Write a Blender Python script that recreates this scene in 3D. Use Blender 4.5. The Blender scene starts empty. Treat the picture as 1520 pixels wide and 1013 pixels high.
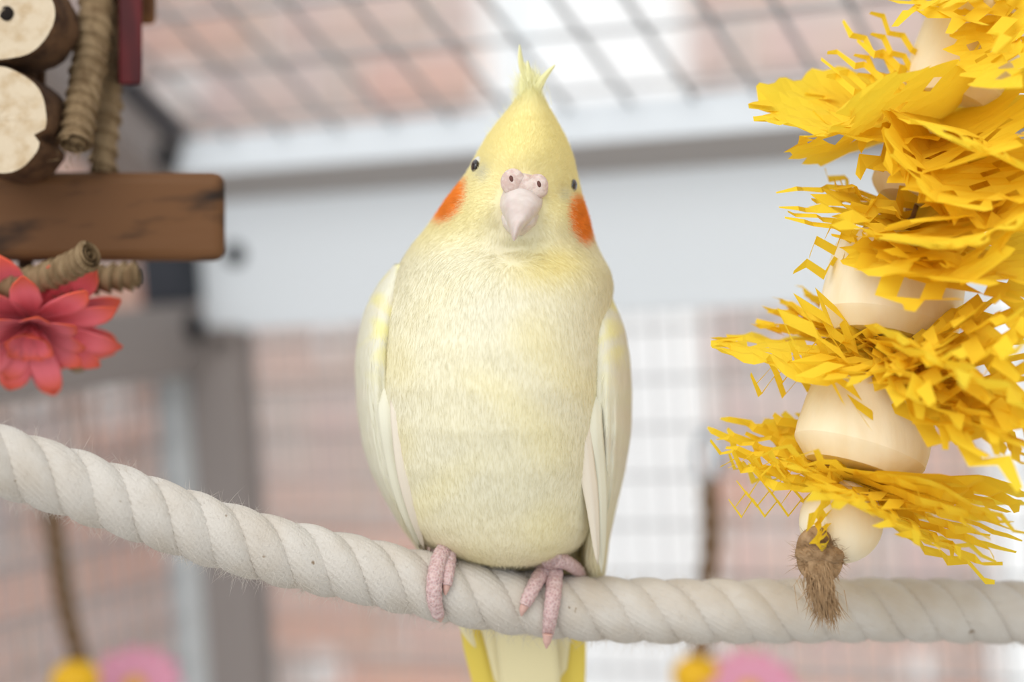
import bpy, bmesh, math, random
import numpy as np
from mathutils import Vector, Matrix
random.seed(7); rng = np.random.default_rng(7)
S = bpy.context.scene
COL = S.collection
# ---------------------------------------------------------------- camera
W, H, LENS = 1520, 1013, 85.0
F = W * LENS / 36.0
PITCH, ROLL = math.radians(-2.8), math.radians(3.7)
fw = np.array([0, math.cos(PITCH), math.sin(PITCH)])
rt0 = np.array([1.0, 0, 0]); up0 = np.cross(rt0, fw)
RT = math.cos(ROLL) * rt0 - math.sin(ROLL) * up0
UP = math.sin(ROLL) * rt0 + math.cos(ROLL) * up0
FW = fw
cam_d = bpy.data.cameras.new('camera'); cam = bpy.data.objects.new('camera', cam_d); COL.objects.link(cam)
cam.matrix_world = Matrix([[RT[i], UP[i], -FW[i], 0] for i in range(3)] + [[0, 0, 0, 1]])
cam_d.lens = LENS; cam_d.sensor_width = 36; cam_d.clip_start = 0.02; cam_d.clip_end = 100
cam_d.dof.use_dof = True; cam_d.dof.focus_distance = 0.822; cam_d.dof.aperture_fstop = 3.7
S.camera = cam
# ---------------------------------------------------------------- light: bright overcast garden
world = bpy.data.worlds.new('World'); S.world = world; world.use_nodes = True
bg = world.node_tree.nodes['Background']
bg.inputs[0].default_value = (0.93, 0.97, 1.0, 1); bg.inputs[1].default_value = 1.0
sun_d = bpy.data.lights.new('sun', 'SUN'); sun = bpy.data.objects.new('sun', sun_d); COL.objects.link(sun)
sun_d.energy = 1.55; sun_d.angle = math.radians(50); sun_d.color = (1.0, 0.97, 0.92)
sun.rotation_euler = Vector((-0.40, -0.77, 0.75)).to_track_quat('Z', 'Y').to_euler()
S.view_settings.view_transform = 'Standard'; S.view_settings.look = 'None'
S.view_settings.gamma = 1.0; S.view_settings.use_curve_mapping = False
S.view_settings.exposure = 0.13

def at(px, py, d):
    """photo pixel + depth along the view axis -> world point(s)"""
    px, py, d = np.broadcast_arrays(np.asarray(px, float), np.asarray(py, float), np.asarray(d, float))
    return d[..., None] * (FW + ((px - W/2) / F)[..., None] * RT - ((py - H/2) / F)[..., None] * UP)
# ---------------------------------------------------------------- helpers
def link(o, parent=None):
    COL.objects.link(o)
    if parent is not None: o.parent = parent
    return o
def empty(name, loc=(0, 0, 0)):
    o = bpy.data.objects.new(name, None); o.empty_display_size = 0.02
    link(o); o.location = tuple(loc); return o
def tag(o, label=None, cat=None, group=None, kind=None):
    if label: o['label'] = label
    if cat: o['category'] = cat
    if group: o['group'] = group
    if kind: o['kind'] = kind
    return o
def mesh_obj(name, verts, faces, mat, parent=None, smooth=True, colors=None, normals=None):
    me = bpy.data.meshes.new(name)
    v = np.asarray(verts, float)
    if parent is not None: v = v - np.array(parent_world(parent))
    me.from_pydata(v.tolist(), [], faces if isinstance(faces, list) else faces.tolist())
    if colors is not None:
        a = me.color_attributes.new('Col', 'FLOAT_COLOR', 'POINT')
        c = np.ones((len(v), 4)); c[:, :3] = colors
        a.data.foreach_set('color', c.ravel())
    if mat is not None: me.materials.append(mat)
    if smooth: me.polygons.foreach_set('use_smooth', [True] * len(me.polygons))
    me.update()
    if normals is not None: me.normals_split_custom_set_from_vertices(normals)
    o = bpy.data.objects.new(name, me); link(o, parent); return o
def parent_world(p):
    loc = np.array(p.location); q = p.parent
    while q is not None: loc = loc + np.array(q.location); q = q.parent
    return loc
def grid_faces(n, m, wrap=True, off=0):
    f = []
    for i in range(n - 1):
        for j in range(m if wrap else m - 1):
            k = (j + 1) % m
            f.append((off + i*m + j, off + i*m + k, off + (i+1)*m + k, off + (i+1)*m + j))
    return f
def norm(v): return v / (np.linalg.norm(v, axis=-1, keepdims=True) + 1e-12)
def catmull(P, n):
    P = np.asarray(P, float)
    if P.ndim == 1: P = P[:, None]
    Q = np.vstack([2*P[0]-P[1], P, 2*P[-1]-P[-2]])
    t = np.linspace(0, len(P) - 1 - 1e-9, n); i = t.astype(int); u = (t - i)[:, None]
    a, b, c, d = Q[i], Q[i+1], Q[i+2], Q[i+3]
    return 0.5 * (2*b + (c-a)*u + (2*a-5*b+4*c-d)*u**2 + (3*b-a-3*c+d)*u**3)
def smooth_interp(xs, rows, x, k=5):
    rows = np.asarray(rows, float); out = np.stack([np.interp(x, xs, rows[:, j]) for j in range(rows.shape[1])], 1)
    ker = np.hanning(k + 2)[1:-1]; ker /= ker.sum(); p = k // 2
    for j in range(out.shape[1]):
        e = np.concatenate([2*out[0, j] - out[1:p+1, j][::-1], out[:, j], 2*out[-1, j] - out[-p-1:-1, j][::-1]])
        out[:, j] = np.convolve(e, ker, 'valid')
    return out
def frames(P):
    T = norm(np.gradient(P, axis=0)); N = np.zeros_like(P)
    a = np.array([0, 0, 1.0]) if abs(T[0][2]) < 0.9 else np.array([1.0, 0, 0])
    n = norm(a - T[0] * a.dot(T[0])); N[0] = n
    for i in range(1, len(P)):
        n = N[i-1] - T[i] * N[i-1].dot(T[i]); N[i] = n / np.linalg.norm(n)
    return T, N, np.cross(T, N)
def tube_arr(P, R, seg=12, flat=1.0, off=0):
    P = np.asarray(P, float); R = np.broadcast_to(np.asarray(R, float), (len(P),))
    T, N, B = frames(P); th = np.linspace(0, 2*np.pi, seg, endpoint=False)
    V = P[:, None] + R[:, None, None] * (np.cos(th)[None, :, None] * N[:, None] + flat * np.sin(th)[None, :, None] * B[:, None])
    V = V.reshape(-1, 3); fs = grid_faces(len(P), seg, True, off)
    fs.append(tuple(off + j for j in range(seg))[::-1]); fs.append(tuple(off + (len(P)-1)*seg + j for j in range(seg)))
    return V, fs
class MB:
    def __init__(s): s.V = []; s.Fc = []; s.n = 0
    def add(s, V, fs):
        s.V.append(np.asarray(V, float)); s.Fc += [tuple(i + s.n for i in f) for f in fs]; s.n += len(V)
    def tube(s, P, R, seg=12, flat=1.0): s.add(*tube_arr(P, R, seg, flat))
    def build(s, name, mat, parent=None, smooth=True): return mesh_obj(name, np.vstack(s.V), s.Fc, mat, parent, smooth)
def bevel_mod(o, w, seg=2):
    m = o.modifiers.new('bevel', 'BEVEL'); m.width = w; m.segments = seg; m.limit_method = 'ANGLE'
    return o
def lathe_arr(P0, axis, profile, seg=28, wob=0.0, seed=0):
    """profile: (distance along axis, radius)"""
    r = np.random.default_rng(seed); axis = norm(np.asarray(axis, float))
    a = np.array([1.0, 0, 0]); n = norm(a - axis * a.dot(axis)); b = np.cross(axis, n)
    th = np.linspace(0, 2*np.pi, seg, endpoint=False); V = []
    w = sum(wob / k * np.cos(k * th + r.uniform(0, 6.28)) for k in (2, 3, 5, 7))
    for (t, rad) in profile:
        wr = rad * (1 + w + 0.3 * wob * np.cos(4*th + 60*t))
        V.append(P0 + axis * t + wr[:, None] * (np.cos(th)[:, None] * n + np.sin(th)[:, None] * b))
    V = np.vstack(V); fs = grid_faces(len(profile), seg)
    fs.append(tuple(range(seg))[::-1]); fs.append(tuple((len(profile)-1)*seg + j for j in range(seg)))
    return V, fs
def box_arr(c0, c1, M=None, t=None):
    x0, y0, z0 = c0; x1, y1, z1 = c1
    V = np.array([[x, y, z] for x in (x0, x1) for y in (y0, y1) for z in (z0, z1)], float)
    if M is not None: V = V @ np.asarray(M).T
    if t is not None: V = V + t
    return V, [(0,1,3,2),(4,6,7,5),(0,4,5,1),(2,3,7,6),(0,2,6,4),(1,5,7,3)]
# ---------------------------------------------------------------- materials
def mat(name, color, rough=0.6, metal=0.0, noise=None, bump=None, col_attr=False, transl=0.0, sheen=0.0, spec=0.3, sss=0.0, coord='Object'):
    m = bpy.data.materials.new(name); m.use_nodes = True; nt = m.node_tree; N, L = nt.nodes, nt.links
    b = N['Principled BSDF']; b.inputs['Roughness'].default_value = rough; b.inputs['Metallic'].default_value = metal
    b.inputs['Specular IOR Level'].default_value = spec
    if sheen: b.inputs['Sheen Weight'].default_value = sheen
    if sss: b.inputs['Subsurface Weight'].default_value = sss; b.inputs['Subsurface Scale'].default_value = 0.004
    tc = N.new('ShaderNodeTexCoord'); src = None
    if col_attr:
        a = N.new('ShaderNodeVertexColor'); a.layer_name = 'Col'; src = a.outputs['Color']
    if noise:   # (color2, scale vec or float, detail, low, high)
        c2, sc, det, lo, hi = noise
        mp = N.new('ShaderNodeMapping'); L.new(tc.outputs[coord], mp.inputs[0])
        mp.inputs['Scale'].default_value = sc if isinstance(sc, tuple) else (sc, sc, sc)
        n = N.new('ShaderNodeTexNoise'); n.inputs['Scale'].default_value = 1; n.inputs['Detail'].default_value = det
        L.new(mp.outputs[0], n.inputs['Vector'])
        r = N.new('ShaderNodeMapRange'); r.inputs[1].default_value = lo; r.inputs[2].default_value = hi
        L.new(n.outputs['Fac'], r.inputs[0])
        mx = N.new('ShaderNodeMix'); mx.data_type = 'RGBA'; L.new(r.outputs[0], mx.inputs[0])
        mx.inputs[6].default_value = (*color, 1); mx.inputs[7].default_value = (*c2, 1)
        if src is not None: L.new(src, mx.inputs[6])
        src = mx.outputs[2]
    if src is not None: L.new(src, b.inputs['Base Color'])
    else: b.inputs['Base Color'].default_value = (*color, 1)
    if bump:    # (scale, strength, distance)
        sc, st, ds = bump
        mp = N.new('ShaderNodeMapping'); L.new(tc.outputs[coord], mp.inputs[0])
        mp.inputs['Scale'].default_value = sc if isinstance(sc, tuple) else (sc, sc, sc)
        n = N.new('ShaderNodeTexNoise'); n.inputs['Scale'].default_value = 1; n.inputs['Detail'].default_value = 4
        L.new(mp.outputs[0], n.inputs['Vector'])
        bp = N.new('ShaderNodeBump'); bp.inputs['Strength'].default_value = st; bp.inputs['Distance'].default_value = ds
        L.new(n.outputs['Fac'], bp.inputs['Height']); L.new(bp.outputs[0], b.inputs['Normal'])
    if transl:
        tr = N.new('ShaderNodeBsdfTranslucent'); ms = N.new('ShaderNodeMixShader'); ms.inputs[0].default_value = transl
        if src is not None: L.new(src, tr.inputs[0])
        else: tr.inputs[0].default_value = (*color, 1)
        out = N['Material Output']; L.new(b.outputs[0], ms.inputs[1]); L.new(tr.outputs[0], ms.inputs[2]); L.new(ms.outputs[0], out.inputs[0])
    return m
M = {}
M['plume'] = mat('plume', (0.86, 0.8, 0.55), 0.85, col_attr=True, bump=((900, 900, 160), 0.15, 0.0006), spec=0.1, sheen=0.1)
M['strand'] = mat('plume_strand', (0.86, 0.8, 0.55), 0.9, col_attr=True, transl=0.12, spec=0.05)
M['feather'] = mat('feather', (0.86, 0.82, 0.6), 0.7, col_attr=True, bump=((700, 700, 120), 0.12, 0.0005), transl=0.15, spec=0.15)
M['beak'] = mat('beak', (0.56, 0.455, 0.41), 0.42, noise=((0.68, 0.595, 0.55), 160.0, 4, 0.35, 0.65), bump=(500, 0.12, 0.0004), spec=0.4, sss=0.15)
M['cere'] = mat('cere', (0.56, 0.41, 0.36), 0.6, noise=((0.68, 0.56, 0.50), 500.0, 4, 0.4, 0.6), bump=(1500, 0.4, 0.0005), sss=0.15)
M['nostril'] = mat('nostril', (0.13, 0.055, 0.045), 0.8)
M['eye'] = mat('eye', (0.012, 0.006, 0.005), 0.08, spec=0.8)
M['eyelid'] = mat('eyelid', (0.62, 0.60, 0.55), 0.7)
M['claw'] = mat('claw', (0.55, 0.34, 0.29), 0.4, spec=0.4)
M['paper'] = mat('yellow_paper', (0.95, 0.71, 0.05), 0.75, transl=0.42, spec=0.15, bump=(90, 0.08, 0.002))
M['balsa'] = mat('balsa', (0.88, 0.79, 0.61), 0.75, noise=((0.82, 0.68, 0.46), (90, 90, 14), 3, 0.42, 0.75), bump=((260, 260, 30), 0.25, 0.0012), spec=0.15)
M['jute'] = mat('jute', (0.27, 0.165, 0.085), 0.9, noise=((0.42, 0.28, 0.16), 300.0, 4, 0.35, 0.65), bump=(700, 0.7, 0.001), spec=0.1)
M['twine'] = mat('dark_twine', (0.17, 0.105, 0.06), 0.9, bump=(500, .5, .001))
M['fuzz'] = mat('cotton_fuzz', (0.64, 0.59, 0.53), 0.95, transl=0.4, spec=0.0)
M['plank'] = mat('stained_wood', (0.135, 0.058, 0.020), 0.6, noise=((0.020, 0.009, 0.004), (24, 60, 90), 6, 0.54, 0.70), bump=((20, 100, 200), 0.3, 0.001), spec=0.25)
M['bark'] = mat('bark', (0.115, 0.06, 0.03), 0.85, noise=((0.045, 0.022, 0.012), (120, 60, 120), 5, 0.4, 0.65), bump=((240, 90, 240), 0.6, 0.0015), spec=0.15)
M['cut'] = mat('cut_wood', (0.62, 0.51, 0.37), 0.8, noise=((0.48, 0.35, 0.21), 170.0, 5, 0.45, 0.72), bump=(400, 0.4, 0.0008), spec=0.1)
M['dark'] = mat('drilled_hole', (0.01, 0.006, 0.004), 0.9)
M['husk'] = mat('palm_husk', (0.27, 0.185, 0.10), 0.75, noise=((0.14, 0.085, 0.04), (300, 300, 90), 4, 0.4, 0.7), bump=((600, 600, 80), 0.4, 0.0008), spec=0.2)
M['red'] = mat('red_wood', (0.055, 0.003, 0.005), 0.55, noise=((0.11, 0.008, 0.010), (150, 150, 30), 4, 0.4, 0.7), spec=0.3)
M['brownwood'] = mat('brown_wood', (0.20, 0.085, 0.025), 0.6, noise=((0.11, 0.04, 0.012), (60, 60, 200), 4, 0.4, 0.7))
M['petal'] = mat('petal', (0.8, 0.12, 0.12), 0.6, col_attr=True, transl=0.25, spec=0.25)
M['taupe'] = mat('taupe_aluminium', (0.25, 0.215, 0.20), 0.45, spec=0.4)
M['taupe_lit'] = mat('lit_taupe_aluminium', (0.37, 0.34, 0.325), 0.45, spec=0.4)  # lighter copy of taupe: light on the roof underside put into the colour
M['pale'] = mat('sky_lit_aluminium', (0.66, 0.69, 0.72), 0.4, spec=0.4)  # sky reflection on rail and roof inner face, painted as a paler metal
M['silver'] = mat('silver_strip', (0.46, 0.47, 0.47), 0.35, spec=0.5)
M['black'] = mat('black_plastic', (0.006, 0.006, 0.008), 0.5)
M['navy'] = mat('dark_plastic', (0.022, 0.024, 0.032), 0.5)
M['wire'] = mat('galvanised_wire', (0.36, 0.37, 0.38), 0.5, metal=0.2)
M['white'] = mat('white_paint', (0.92, 0.94, 0.95), 0.5)
M['pane'] = mat('white_pane', (0.90, 0.93, 0.95), 0.12, spec=0.6)
M['mortar'] = mat('mortar', (0.74, 0.70, 0.68), 0.9, noise=((0.64, 0.61, 0.60), 40.0, 4, 0.4, 0.6), bump=(200, 0.4, 0.002))
M['plaster'] = mat('plaster', (0.85, 0.85, 0.85), 0.9, bump=(120, 0.4, 0.002))
M['ground'] = mat('paving', (0.56, 0.54, 0.50), 0.85, noise=((0.48, 0.46, 0.43), 6.0, 5, 0.4, 0.6))
M['ybead'] = mat('yellow_bead', (0.75, 0.42, 0.01), 0.4)
M['steel'] = mat('steel', (0.42, 0.46, 0.5), 0.3, metal=0.7)
def rope_mat():
    m = mat('cotton_rope', (0.83, 0.77, 0.67), 0.95, spec=0.05, sheen=0.15); nt = m.node_tree; N, L = nt.nodes, nt.links; b = N['Principled BSDF']
    tc = N.new('ShaderNodeTexCoord')
    n = N.new('ShaderNodeTexNoise'); n.inputs['Scale'].default_value = 55; n.inputs['Detail'].default_value = 3; L.new(tc.outputs['Object'], n.inputs[0])
    r = N.new('ShaderNodeMapRange'); r.inputs[1].default_value = 0.4; r.inputs[2].default_value = 0.75; L.new(n.outputs[0], r.inputs[0])
    mx = N.new('ShaderNodeMix'); mx.data_type = 'RGBA'; L.new(r.outputs[0], mx.inputs[0])
    mx.inputs[6].default_value = (0.60, 0.555, 0.50, 1); mx.inputs[7].default_value = (0.53, 0.465, 0.39, 1)
    s = N.new('ShaderNodeTexNoise'); s.inputs['Scale'].default_value = 210; s.inputs['Detail'].default_value = 2; L.new(tc.outputs['Object'], s.inputs[0])
    r2 = N.new('ShaderNodeMapRange'); r2.inputs[1].default_value = 0.735; r2.inputs[2].default_value = 0.79; L.new(s.outputs[0], r2.inputs[0])
    m2 = N.new('ShaderNodeMix'); m2.data_type = 'RGBA'; L.new(r2.outputs[0], m2.inputs[0]); L.new(mx.outputs[2], m2.inputs[6])
    m2.inputs[7].default_value = (0.22, 0.14, 0.07, 1); L.new(m2.outputs[2], b.inputs['Base Color'])
    f = N.new('ShaderNodeTexNoise'); f.inputs['Scale'].default_value = 1500; L.new(tc.outputs['Object'], f.inputs[0])
    bp = N.new('ShaderNodeBump'); bp.inputs['Strength'].default_value = 0.35; bp.inputs['Distance'].default_value = 0.0006; L.new(f.outputs[0], bp.inputs['Height']); L.new(bp.outputs[0], b.inputs['Normal'])
    return m
M['rope'] = rope_mat()
def brick_mat():
    m = mat('brick', (0.5, 0.2, 0.13), 0.9, bump=(150, 0.4, 0.002), spec=0.15); nt = m.node_tree; N, L = nt.nodes, nt.links; b = N['Principled BSDF']
    oi = N.new('ShaderNodeObjectInfo'); cr = N.new('ShaderNodeValToRGB'); L.new(oi.outputs['Random'], cr.inputs[0])
    e = cr.color_ramp; e.interpolation = 'LINEAR'
    cs = [(0.0, (0.73, 0.47, 0.37)), (0.3, (0.71, 0.54, 0.47)), (0.5, (0.68, 0.57, 0.52)), (0.7, (0.63, 0.56, 0.54)), (0.85, (0.76, 0.48, 0.37)), (1.0, (0.67, 0.52, 0.47))]
    while len(e.elements) < len(cs): e.elements.new(0.5)
    for el, (p, c) in zip(e.elements, cs): el.position = p; el.color = (*c, 1)
    tc = N.new('ShaderNodeTexCoord'); n = N.new('ShaderNodeTexNoise'); n.inputs['Scale'].default_value = 14; n.inputs['Detail'].default_value = 4; L.new(tc.outputs['Object'], n.inputs[0])
    mx = N.new('ShaderNodeMix'); mx.data_type = 'RGBA'; mx.blend_type = 'MULTIPLY'; mx.inputs[0].default_value = 0.22
    L.new(cr.outputs[0], mx.inputs[6]); L.new(n.outputs['Color'], mx.inputs[7]); L.new(mx.outputs[2], b.inputs['Base Color'])
    return m
M['brick'] = brick_mat()
def foot_mat():
    m = mat('foot_skin', (0.55, 0.30, 0.28), 0.65, spec=0.25, sss=0.1); nt = m.node_tree; N, L = nt.nodes, nt.links; b = N['Principled BSDF']
    tc = N.new('ShaderNodeTexCoord'); v = N.new('ShaderNodeTexVoronoi'); v.inputs['Scale'].default_value = 1000; L.new(tc.outputs['Object'], v.inputs[0])
    cr = N.new('ShaderNodeValToRGB'); L.new(v.outputs['Distance'], cr.inputs[0])
    cr.color_ramp.elements[0].color = (0.44, 0.275, 0.27, 1); cr.color_ramp.elements[0].position = 0.1
    cr.color_ramp.elements[1].color = (0.60, 0.445, 0.43, 1); cr.color_ramp.elements[1].position = 0.75
    L.new(cr.outputs[0], b.inputs['Base Color'])
    bp = N.new('ShaderNodeBump'); bp.inputs['Strength'].default_value = 0.5; bp.inputs['Distance'].default_value = 0.0006; bp.invert = True
    L.new(v.outputs['Distance'], bp.inputs['Height']); L.new(bp.outputs[0], b.inputs['Normal'])
    return m
M['foot'] = foot_mat()
# ================================================================ THE SETTING
YAW = math.radians(26)
U = np.array([math.cos(YAW), -math.sin(YAW), 0]); V_ = np.array([math.sin(YAW), math.cos(YAW), 0]); Z = np.array([0, 0, 1.0])
CR = at(300, 300, 1.35)                     # inner top corner of the aviary
CM = np.stack([U, V_, Z], 1)                # aviary axes -> world
def cage(x, y, z): return CR + x*U + y*V_ + z*Z
def hit(px, py, axis, val):
    """where the sight line of a pixel meets the plane (aviary axis == val)"""
    d = at(px, py, 1.0); A = (U, V_, Z)[axis]
    s = (val + CR.dot(A)) / d.dot(A); P = d * s - CR
    return np.array([P.dot(U), P.dot(V_), P.dot(Z)])
GZ = -1.30 - CR[2]
WALL_Y, WALL_X = 1.2, -0.88
fl = mesh_obj('floor', *box_arr((-0.9, -4.0, GZ-0.05), (3.0, 1.3, GZ), CM, CR), M['ground'], None, False); tag(fl, kind='structure')
def brick_mesh(w):
    V, fs = box_arr((0, -0.012, 0), (w, 0.02, 0.059)); bm = bmesh.new()
    vs = [bm.verts.new(v) for v in V]; [bm.faces.new([vs[i] for i in f]) for f in fs]
    bmesh.ops.bevel(bm, geom=list(bm.edges), offset=0.003, segments=1, affect='EDGES')
    me = bpy.data.meshes.new('brick'); bm.to_mesh(me); bm.free(); me.materials.append(M['brick']); return me
BW, BH, BJ = 0.21, 0.059, 0.016
brick_full, brick_half = brick_mesh(BW), brick_mesh(BW/2 - BJ/2)
win = [hit(745, 470, 1, WALL_Y)[0], hit(1046, 470, 1, WALL_Y)[0], -0.9, 0.75]
def brick_wall(name, label, axis, length, start, seen, hole=None):
    root_loc = cage(start, WALL_Y, 0) if axis == 0 else cage(WALL_X, start, 0)
    rot = Matrix([list(r) for r in CM]) if axis == 0 else Matrix([list(r) for r in CM]) @ Matrix.Rotation(math.radians(90), 3, 'Z')
    V, fs = [], []
    def slab(x0, x1, z0, z1):
        n = len(V) * 8; v, f = box_arr((x0, 0, z0), (x1, 0.10, z1)); V.append(v); fs.extend([tuple(i+n for i in q) for q in f])
    z0, z1 = GZ, (1.3 if axis == 0 else 0.8)
    if hole:
        a, b, c, d = hole; a -= start; b -= start
        slab(0, a, z0, z1); slab(b, length, z0, z1); slab(a, b, z0, c); slab(a, b, d, z1)
    else: slab(0, length, z0, z1)
    me = bpy.data.meshes.new(name); me.from_pydata(np.vstack(V).tolist(), [], fs); me.materials.append(M['mortar'])
    o = bpy.data.objects.new(name, me); link(o); o.location = tuple(root_loc); o.rotation_euler = rot.to_euler(); tag(o, label, kind='structure')
    rest = MB(); rows = int((z1 - z0) / (BH + BJ))
    for r in range(rows):
        z = z0 + BJ/2 + r * (BH + BJ); x = -((r % 2) * (BW + BJ) / 2) - 0.02
        while x < length:
            xa, xb = max(x, 0.004), min(x + BW, length - 0.004); x += BW + BJ
            segs = [(xa, xb)]
            if hole and c - BH < z < d:
                segs = [(p, q) for p, q in ((xa, min(xb, a)), (max(xa, b), xb))]
            for p, q in segs:
                if q - p < 0.02: continue
                if seen(start + (p+q)/2, z):
                    bo = bpy.data.objects.new('brick', brick_full if q - p > BW/2 else brick_half); link(bo, o)
                    bo.location = (p, random.uniform(-0.003, 0.002), z)
                    bo.scale = ((q - p) / (BW if q - p > BW/2 else (BW/2 - BJ/2)), 1, 1)
                else:
                    rest.add(*box_arr((p, -0.012, z), (q, 0.02, z + BH)))
    if rest.n:
        ro = rest.build('distant_bricks', M['brick'], None, False); ro.parent = o; tag(ro, kind='stuff')
    return o
brick_wall('wall_back', 'weathered red brick house wall behind the aviary', 0, 2.6, WALL_X, lambda x, z: -0.9 < x < 0.75 and -0.72 < z < 0.62, win)
brick_wall('wall_left', 'weathered red brick return wall beside the aviary', 1, 1.7, WALL_Y - 1.7, lambda x, z: x > WALL_Y - 1.0 and -0.72 < z < 0.62)
# narrow white window
wx0, wx1, wz0, wz1 = win
w1 = mesh_obj('window_1', *box_arr((wx0, WALL_Y - 0.01, wz0), (wx0 + 0.03, WALL_Y + 0.06, wz1), CM, CR), M['white'], None, False)
tag(w1, 'tall narrow white window in the brick wall', kind='structure')
for c0, c1 in (((wx1-0.03, WALL_Y-0.01, wz0), (wx1, WALL_Y+0.06, wz1)), ((wx0+0.03, WALL_Y-0.01, wz1-0.03), (wx1-0.03, WALL_Y+0.06, wz1)),
               ((wx0+0.03, WALL_Y-0.01, wz0), (wx1-0.03, WALL_Y+0.06, wz0+0.03)), ((wx0+0.03, WALL_Y-0.005, 0.0), (wx1-0.03, WALL_Y+0.06, 0.03))):
    o = mesh_obj('window_frame', *box_arr(c0, c1, CM, CR), M['white'], None, False); o.parent = w1
for za, zb in ((wz0+0.03, 0.0), (0.03, wz1-0.03)):
    o = mesh_obj('pane', *box_arr((wx0+0.03, WALL_Y+0.02, za), (wx1-0.03, WALL_Y+0.035, zb), CM, CR), M['pane'], None, False); o.parent = w1
# white downpipe at the right
hp = hit(1528, 700, 1, WALL_Y)
dp = empty('downpipe', cage(hp[0], WALL_Y - 0.06, GZ)); tag(dp, 'white plastic downpipe fixed to the brick wall', 'downpipe')
mb = MB(); mb.tube(np.array([cage(hp[0], WALL_Y-0.06, z) for z in np.linspace(GZ, 1.3, 6)]), 0.03, 20); mb.build('pipe', M['white'], dp)
for z in (-0.75, 0.3):
    mb = MB(); mb.tube(np.array([cage(hp[0], WALL_Y-0.06, z), cage(hp[0], WALL_Y-0.06, z+0.03)]), 0.036, 20); mb.add(*box_arr((hp[0]-0.045, WALL_Y-0.05, z), (hp[0]+0.045, WALL_Y-0.005, z+0.03), CM, CR)); mb.build('bracket', M['white'], dp)
# white lumps of plaster on the walls
for (px, py, ax, val, r, lab) in ((265, 132, 1, WALL_Y, 0.026, 'white plaster lump high on the brick wall seen through the roof wires'),
                       (165, 606, 0, WALL_X, 0.025, 'wide white plaster lump on the return wall near the corner post'),
                       (48, 590, 0, WALL_X, 0.019, 'round white plaster lump on the return wall farther from the corner post'),
                       (478, 1002, 1, WALL_Y, 0.024, 'white plaster lump low on the brick wall beside the corner post'),
                       (492, 512, 1, WALL_Y, 0.016, 'small white plaster lump on the brick wall just below the back rail'),
                       (1366, 1004, 1, WALL_Y, 0.018, 'white plaster lump low on the brick wall near the downpipe')):
    h = hit(px, py, ax, val + (0.012 if ax == 0 else -0.012)); P0 = cage(*h); nrm = U if ax == 0 else -V_
    prof = [(0.012*math.sin(t), r*max(math.cos(t), 0.02)) for t in np.linspace(-0.9, 1.57, 9)]
    tag(mesh_obj('plaster_lump', *lathe_arr(P0, nrm, prof, 20, 0.10, px), M['plaster']), lab, 'plaster', 'white plaster lumps on the walls')
# ---------------------------------------------------------------- aviary
av = empty('aviary', cage(-0.01, 0, GZ)); tag(av, 'taupe metal framed aviary, sky-lit faces coloured paler, with wire mesh sides and sloping mesh roof', 'aviary')
def cbox(name, c0, c1, m, M3=CM, t=None, bev=0.002, parent=None):
    o = mesh_obj(name, *box_arr(c0, c1, M3, CR if t is None else t), M[m], parent or av, False); bevel_mod(o, bev); return o
SL = math.radians(30)
DD = math.cos(SL) * V_ - math.sin(SL) * Z; NN = math.sin(SL) * V_ + math.cos(SL) * Z
RM = np.stack([U, DD, NN], 1)               # roof axes
rail = cbox('back_rail', (-0.006, 0.0, -0.073), (1.25, 0.04, 0.0), 'pale')  # front face coloured paler for the sky it reflects
cbox('roof_frame', (-0.02, -0.027, 0.0), (1.25, 0.03, 0.024), 'taupe_lit', RM)  # taupe lightened for its lit underside
lit_face = cbox('roof_lit_face', (0.0, -0.0285, 0.001), (1.25, -0.0272, 0.0245), 'pale', RM, bev=0.0003)  # thin sheet added to paint the frame's inner face sky-bright
cbox('rafter', (-0.05, -0.66, -0.002), (-0.004, -0.0, 0.038), 'taupe', RM)
cbox('rafter_edge', (-0.004, -0.66, 0.020), (0.001, -0.03, 0.030), 'navy', RM)
cbox('side_rail', (-0.045, -0.72, -0.096), (-0.004, -0.001, -0.056), 'taupe')
cbox('corner_post', (-0.016, -0.004, GZ), (0.018, 0.017, -0.0725), 'taupe')
cbox('post_strip', (-0.034, -0.002, GZ), (-0.016, 0.010, -0.0965), 'silver')
cbox('post_edge', (-0.041, -0.001, GZ), (-0.034, 0.012, -0.0965), 'wire')
cbox('corner_connector', (-0.034, -0.018, -0.056), (-0.004, 0.012, -0.008), 'navy')
cbox('corner_plate', (0.0, -0.004, -0.085), (0.020, 0.0, -0.070), 'taupe', bev=0.001)
def bolt(P0, n, r):
    prof = [(-0.004, r), (0.0015, r), (0.003, r*0.8), (0.0034, 0.0005)]
    mesh_obj('bolt', *lathe_arr(P0, n, prof, 16), M['black'], av)
h = hit(350, 378, 1, 0.0); bolt(cage(*h), -V_, 0.0065)
h = hit(287, 486, 0, -0.004); bolt(cage(*h), U, 0.0085)
h = hit(244, 232, 0, -0.004); bolt(cage(*h), U, 0.0085)
def wire_arr(mb, A, B, r):
    mb.tube(np.array([A, B]), r, 6)
mb = MB()
for x in np.arange(0.022, 1.25, 0.0127): wire_arr(mb, cage(x, 0.008, GZ), cage(x, 0.008, -0.07), 0.0006)
for z in np.arange(-1.2, -0.075, 0.0254): wire_arr(mb, cage(0.0, 0.0094, z), cage(1.25, 0.0094, z), 0.0008)
tag(mb.build('back_wire_mesh', M['wire'], av), kind='stuff')
mb = MB()
for y in np.arange(-0.70, -0.01, 0.0127): wire_arr(mb, cage(-0.030, y, GZ), cage(-0.030, y, -0.09), 0.0007)
for z in np.arange(-1.2, -0.1, 0.0254): wire_arr(mb, cage(-0.0314, -0.72, z), cage(-0.0314, 0.0, z), 0.0009)
tag(mb.build('side_wire_mesh', M['wire'], av), kind='stuff')
RO = lambda x, y, z: CR + x*U + y*DD + z*NN
mb = MB()
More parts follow.
